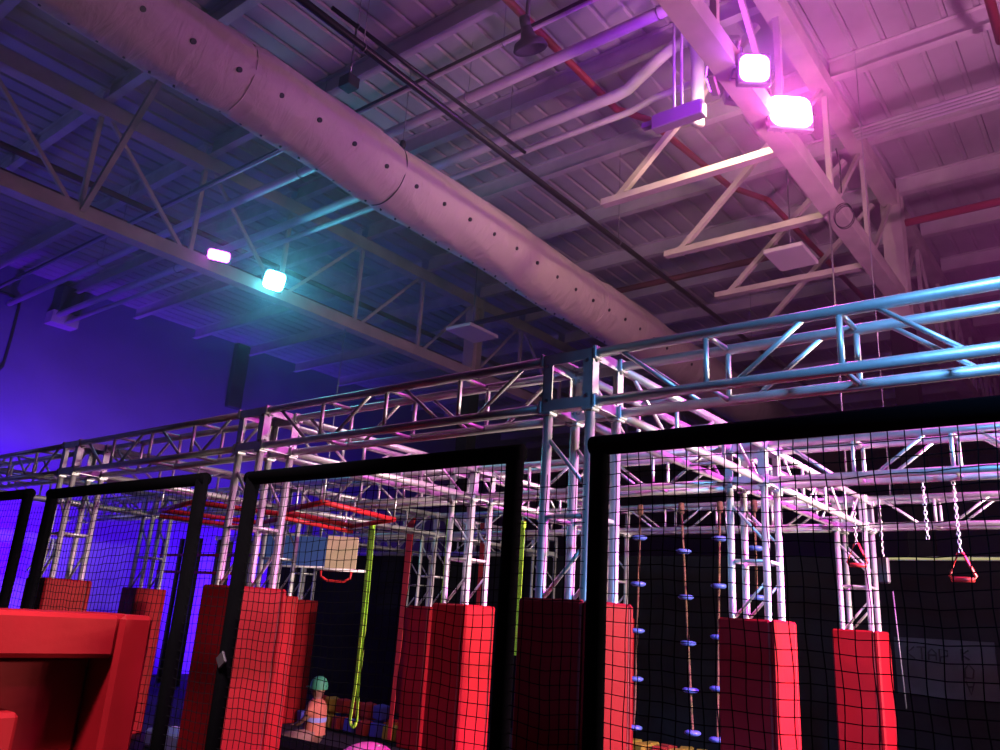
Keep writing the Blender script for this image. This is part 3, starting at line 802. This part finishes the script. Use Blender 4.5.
# seated child with a green cap
def child(loc, rz):
    t = thing('person', 'seated child in a green cap and salmon shirt beyond the net', 'person', loc, (0, 0, rz))
    J = {}
    vs = [(0,0,0.16, .105), (0,0,0.27, .10), (0,0.0,0.40, .105), (0,0,0.50, .085), (0,0.0,0.54, .045), (0,-0.005,0.585, .062), (0,-0.010,0.645, .092), (0,-0.002,0.71, .085),
          (-0.11,0,0.485, .045), (-0.165,-0.03,0.36, .033), (-0.12,-0.15,0.27, .024), (-0.10,-0.19,0.26, .020),
          (0.11,0,0.485, .045), (0.165,-0.03,0.36, .033), (0.12,-0.15,0.27, .024), (0.10,-0.19,0.26, .020),
          (-0.09,-0.02,0.12, .08), (-0.20,-0.24,0.12, .058), (0.0,-0.30,0.07, .042), (0.05,-0.33,0.06, .034),
          (0.09,-0.02,0.12, .08), (0.20,-0.22,0.12, .058), (0.03,-0.20,0.07, .042), (-0.05,-0.22,0.06, .034)]
    es = [(0,1),(1,2),(2,3),(3,4),(4,5),(5,6),(6,7),(3,8),(8,9),(9,10),(10,11),(3,12),(12,13),(13,14),(14,15),(0,16),(16,17),(17,18),(18,19),(0,20),(20,21),(21,22),(22,23)]
    me = bpy.data.meshes.new('body'); me.from_pydata([v[:3] for v in vs], es, []); o = bpy.data.objects.new('body', me); C.objects.link(o); o.parent = t
    me.materials.append(M['skin'])
    sk = o.modifiers.new('skin', 'SKIN'); 
    if not me.skin_vertices: me.attributes
    for i, v in enumerate(vs):
        s = me.skin_vertices[0].data[i]; s.radius = (v[3], v[3]); s.use_root = (i == 0)
    sk.use_smooth_shade = True
    sb = o.modifiers.new('sub', 'SUBSURF'); sb.levels = 1; sb.render_levels = 2
    # fingers
    for sx in (-1, 1):
        b = MB()
        for k in range(4):
            x0 = sx*(0.085 + 0.010*k); L = [0.030, 0.036, 0.034, 0.027][k]
            b.path([(x0, -0.195, 0.258), (x0-sx*0.002, -0.205-L*0.5, 0.262), (x0-sx*0.004, -0.205-L, 0.250)], [0.0062, 0.0055, 0.0045], 6)
        b.path([(sx*0.080, -0.18, 0.262), (sx*0.066, -0.198, 0.262), (sx*0.062, -0.212, 0.256)], [0.0065, 0.006, 0.005], 6)
        b.build('fingers', M['skin'], t)
    # clothing
    def shell(rings, m, nm):
        b = MB(); vs = []; fs = []; n = 22
        for (cx, cy, z, rx, ry) in rings:
            for k in range(n): a = 2*PI*k/n; vs.append((cx+rx*math.cos(a), cy+ry*math.sin(a), z))
        for i in range(len(rings)-1):
            for k in range(n): l = (k+1) % n; fs.append((i*n+k, i*n+l, (i+1)*n+l, (i+1)*n+k))
        b.add(vs, fs, True); return b.build(nm, m, t)
    shell([(0,0,0.16,.135,.125), (0,0,0.27,.128,.118), (0,0,0.38,.135,.118), (0,0,0.47,.150,.105), (0,0,0.52,.115,.08), (0,0,0.55,.058,.052)], M['shirt'], 'shirt')
    shell([(0,0,0.30,.132,.122), (0,0,0.325,.134,.123), (0,0,0.35,.136,.123)], M['stripe'], 'shirt_stripe')
    for sx in (-1, 1):
        MB().path([(sx*0.10, 0, 0.495), (sx*0.14, -0.01, 0.44), (sx*0.165, -0.03, 0.375)], [0.056, 0.050, 0.044], 12).build('sleeve', M['shirt'], t)
        MB().path([(sx*0.07, 0.0, 0.13), (sx*0.15, -0.13, 0.13), (sx*0.20, -0.235, 0.12), (sx*0.11, -0.27, 0.09)], [0.10, 0.085, 0.07, 0.055], 12).build('trouser_leg', M['trousers'], t)
    # cap, face
    b = MB().lathe([(0.098, 0.655), (0.100, 0.69), (0.092, 0.735), (0.07, 0.775), (0.035, 0.797), (0.0, 0.80)], 22); b.build('cap', M['cap'], t)
    b = MB(); n = 9
    vs = [(0.085*math.cos(a), -0.04+(-0.105)*abs(math.sin(a))**0.8, 0.672) for a in [PI*k/(n-1) for k in range(n)]]
    b.add(vs + [(x, y, z+0.008) for x, y, z in vs], [tuple(range(n)), tuple(range(n, 2*n))[::-1]] + [(i, (i+1) % n, n+(i+1) % n, n+i) for i in range(n)]); b.build('cap_brim', M['cap'], t)
    b = MB(); b.path([(0, -0.083, 0.655), (0, -0.098, 0.635), (0, -0.085, 0.63)], [0.006, 0.010, 0.008], 8); b.build('nose', M['skin'], t)
    for sx in (-1, 1):
        MB().lathe([(0, 0.008), (0.008, 0.003), (0.008, -0.003), (0, -0.008)], 8, Matrix.Translation((sx*0.030, -0.080, 0.655))).build('eye', M['black'], t)
        MB().lathe([(0, 0.020), (0.010, 0.012), (0.010, -0.010), (0, -0.018)], 8, Matrix.Translation((sx*0.085, 0.005, 0.64))).build('ear', M['skin'], t)
    MB().path([(-0.02, -0.078, 0.612), (0, -0.083, 0.609), (0.02, -0.078, 0.612)], 0.004, 5).build('mouth', M['seam'], t)
    return t
ch_ = child((-8.36, 7.1, 0.0), math.radians(-62)); ch_.scale = (1.12, 1.12, 1.05)

# ------------------------------------------------------------------ light
LAMPS = {('box_fill', 1): 'added fill lamp hanging above the red foreground obstacle, over the top of the picture',
         ('cyan_flood', 1): 'blue lamp hanging beyond the right end of the front truss',
         ('magenta_fill', 7): 'added magenta fill lamp hanging beyond the right ends of the rear trusses',
         ('arena_fill', 3): 'added pale fill lamp hanging at the right girder above the picture edge',
         ('blue_wash', 5): 'blue wash lamp on a short stand at the left wall, nearer the camera',
         ('blue_wash', 12): 'blue wash lamp on a short stand at the left wall, farther away',
         ('pink_fill', 5): 'added pink fill lamp on a stand beyond the right picture edge, aimed at the roof',
         ('blue_fill', 3): 'added small blue fill lamp on a stand beyond the left picture edge, aimed at the roof',
         ('violet_fill', -1): 'added violet fill lamp hanging beyond the left picture edge, aimed at the roof'}
def area(name, loc, tgt, size, power, col, spread=180):
    l = bpy.data.lights.new(name, 'AREA'); l.shape = 'SQUARE'; l.size = size; l.energy = power; l.color = col
    l.spread = math.radians(spread)
    o = bpy.data.objects.new(name, l); C.objects.link(o); o.location = loc
    q = (Vector(tgt)-Vector(loc)).to_track_quat('-Z', 'Y'); o.rotation_euler = q.to_euler()
    lab = LAMPS.get((name, round(loc[1])))
    if lab:                                   # housing with stand or hanger, added around the unseen lamp
        t = thing('flood_light', lab, 'flood light', loc); T = q.to_matrix().to_4x4(); h = size/2 + 0.03
        MB().rbox(-h, h, -h, h, 0.012, 0.09, 0.012, T).build('housing', M['lampbody'], t)
        b = MB()
        for s_ in (-1, 1): b.box(*sorted((s_*h, s_*(h+0.012))), -h, h, -0.05, 0.09, T)
        b.build('shade', M['black'], t)
        back = T @ Vector((0, 0, 0.10))
        end = Vector((back.x, back.y, -loc[2])) if loc[2] < 3.5 else Vector((back.x, back.y, DECK - 0.02 - loc[2]))
        MB().tube(back, end, 0.02, 8).build('stand' if loc[2] < 3.5 else 'hanger', M['black'], t)
    return o
def rect(name, loc, tgt, sx, sy, power, col, spread):
    o = area(name, loc, tgt, sx, power, col, spread); o.data.shape = 'RECTANGLE'; o.data.size_y = sy; return o
# unseen lamps outside the picture, several added only as fill
rect('key_flood', (3.2, 7.0, 2.55), (-4, 6.0, 2.2), 0.7, 0.2, 430, (1.0, 0.82, 0.66), 85)
rect('truss_fill', (3.4, 8.9, 2.36), (-5, 5.6, 2.85), 0.6, 0.10, 120, (1.0, 0.56, 0.74), 70)  # added to brighten the trusses at chord height
t = thing('added_light_blocker', 'black light-blocking plates added around the low flood beyond the right picture edge', 'light blocker', (3.4, 8.9, 2.29), (0, 0, math.radians(-21)))  # unseen plates added to keep this lamp off pads and roof
MB().box(-1.0, 0.1, -0.8, 0.8, 0.0, 0.01).build('plate', M['black'], t)
MB().box(-1.0, 0.1, -0.8, 0.8, 0.30, 0.31).build('plate', M['black'], t)
MB().box(0.05, 0.12, -0.35, 0.35, 0.01, 0.30).build('housing', M['black'], t)
MB().tube((0.1, 0, 0), (0.1, 0, -2.29), 0.025, 8).build('stand', M['black'], t)
t = thing('added_light_blocker', 'black light-blocking plate added over the warm flood beyond the right picture edge', 'light blocker', (3.2, 7.0, 2.69))  # unseen plate added to keep the warm lamp off duct and ceiling
MB().box(-1.0, 0.1, -0.9, 0.9, 0.0, 0.01).build('plate', M['black'], t)
MB().box(0.05, 0.12, -0.4, 0.4, -0.3, 0.0).build('housing', M['black'], t)
MB().tube((0.1, 0, -0.3), (0.1, 0, -2.69), 0.025, 8).build('stand', M['black'], t)
area('box_fill', (-2.5, 0.7, 4.5), (-3.9, 1.6, 1.3), 0.5, 46, (1.0, 0.72, 0.76), 60)  # added fill for the foreground obstacle
area('cyan_flood', (2.2, 0.9, 4.4), (0.4, 3.3, 2.9), 0.3, 80, (0.13, 0.44, 1.0), 52)
area('magenta_fill', (2.6, 7.2, 5.9), (-0.3, 6.6, 2.9), 0.4, 420, (1.0, 0.07, 0.80), 62)  # added for magenta highlights on the rear trusses
area('arena_fill', (-2.75, 3.2, 6.1), (-6.6, 6.2, 0), 0.4, 13, (1.0, 0.74, 0.82), 50)  # added fill for the ball and other floor items
area('blue_wash', (-15.2, 5.0, 0.9), (-18, 5.8, 2.3), 0.6, 640, (0.13, 0.003, 1.0), 110)
area('blue_wash', (-15.6, 11.5, 0.6), (-18, 12.0, 2.0), 0.6, 420, (0.10, 0.003, 1.0), 120)
area('pink_fill', (1.8, 5.2, 3.2), (-2.4, 7.5, 8), 0.5, 135, (1.0, 0.37, 0.76), 110)  # added fill that tints roof and duct pink
area('blue_fill', (-12.0, 3.0, 0.8), (-10.5, 6, 8), 0.5, 16, (0.14, 0.10, 1.0), 110)  # added to tint the underside of the left girder blue
area('violet_fill', (-12.5, -1, 4.5), (-13, 8, 8.0), 0.6, 36, (0.24, 0.24, 1.0), 160)  # added bluish fill for the left part of the roof
w = bpy.data.worlds.new('World'); scene.world = w; w.use_nodes = True
w.node_tree.nodes['Background'].inputs[0].default_value = (0.10, 0.06, 0.20, 1)
w.node_tree.nodes['Background'].inputs[1].default_value = 0.05
wn = w.node_tree
hz = wn.nodes.new('ShaderNodeVolumeScatter')
w.cycles.volume_step_size = 1.5
gp = wn.nodes.new('ShaderNodeNewGeometry'); sx_ = wn.nodes.new('ShaderNodeSeparateXYZ'); mr = wn.nodes.new('ShaderNodeMapRange')
wn.links.new(gp.outputs['Position'], sx_.inputs[0]); wn.links.new(sx_.outputs['Z'], mr.inputs['Value'])
mr.inputs['From Min'].default_value = 3.2; mr.inputs['From Max'].default_value = 5.2; mr.inputs['To Min'].default_value = 0.001; mr.inputs['To Max'].default_value = 0.034
wn.links.new(mr.outputs[0], hz.inputs['Density']); hz.inputs['Anisotropy'].default_value = 0.72
wn.links.new(hz.outputs[0], wn.nodes['World Output'].inputs['Volume'])   # thin stage haze filling the hall
scene.cycles.max_bounces = 6; scene.cycles.diffuse_bounces = 3; scene.cycles.glossy_bounces = 3; scene.cycles.volume_bounces = 0; scene.cycles.volume_max_steps = 48
vs_ = scene.view_settings
vs_.view_transform = 'Standard'; vs_.look = 'None'; vs_.exposure = 0.0; vs_.gamma = 1.0; vs_.use_curve_mapping = False
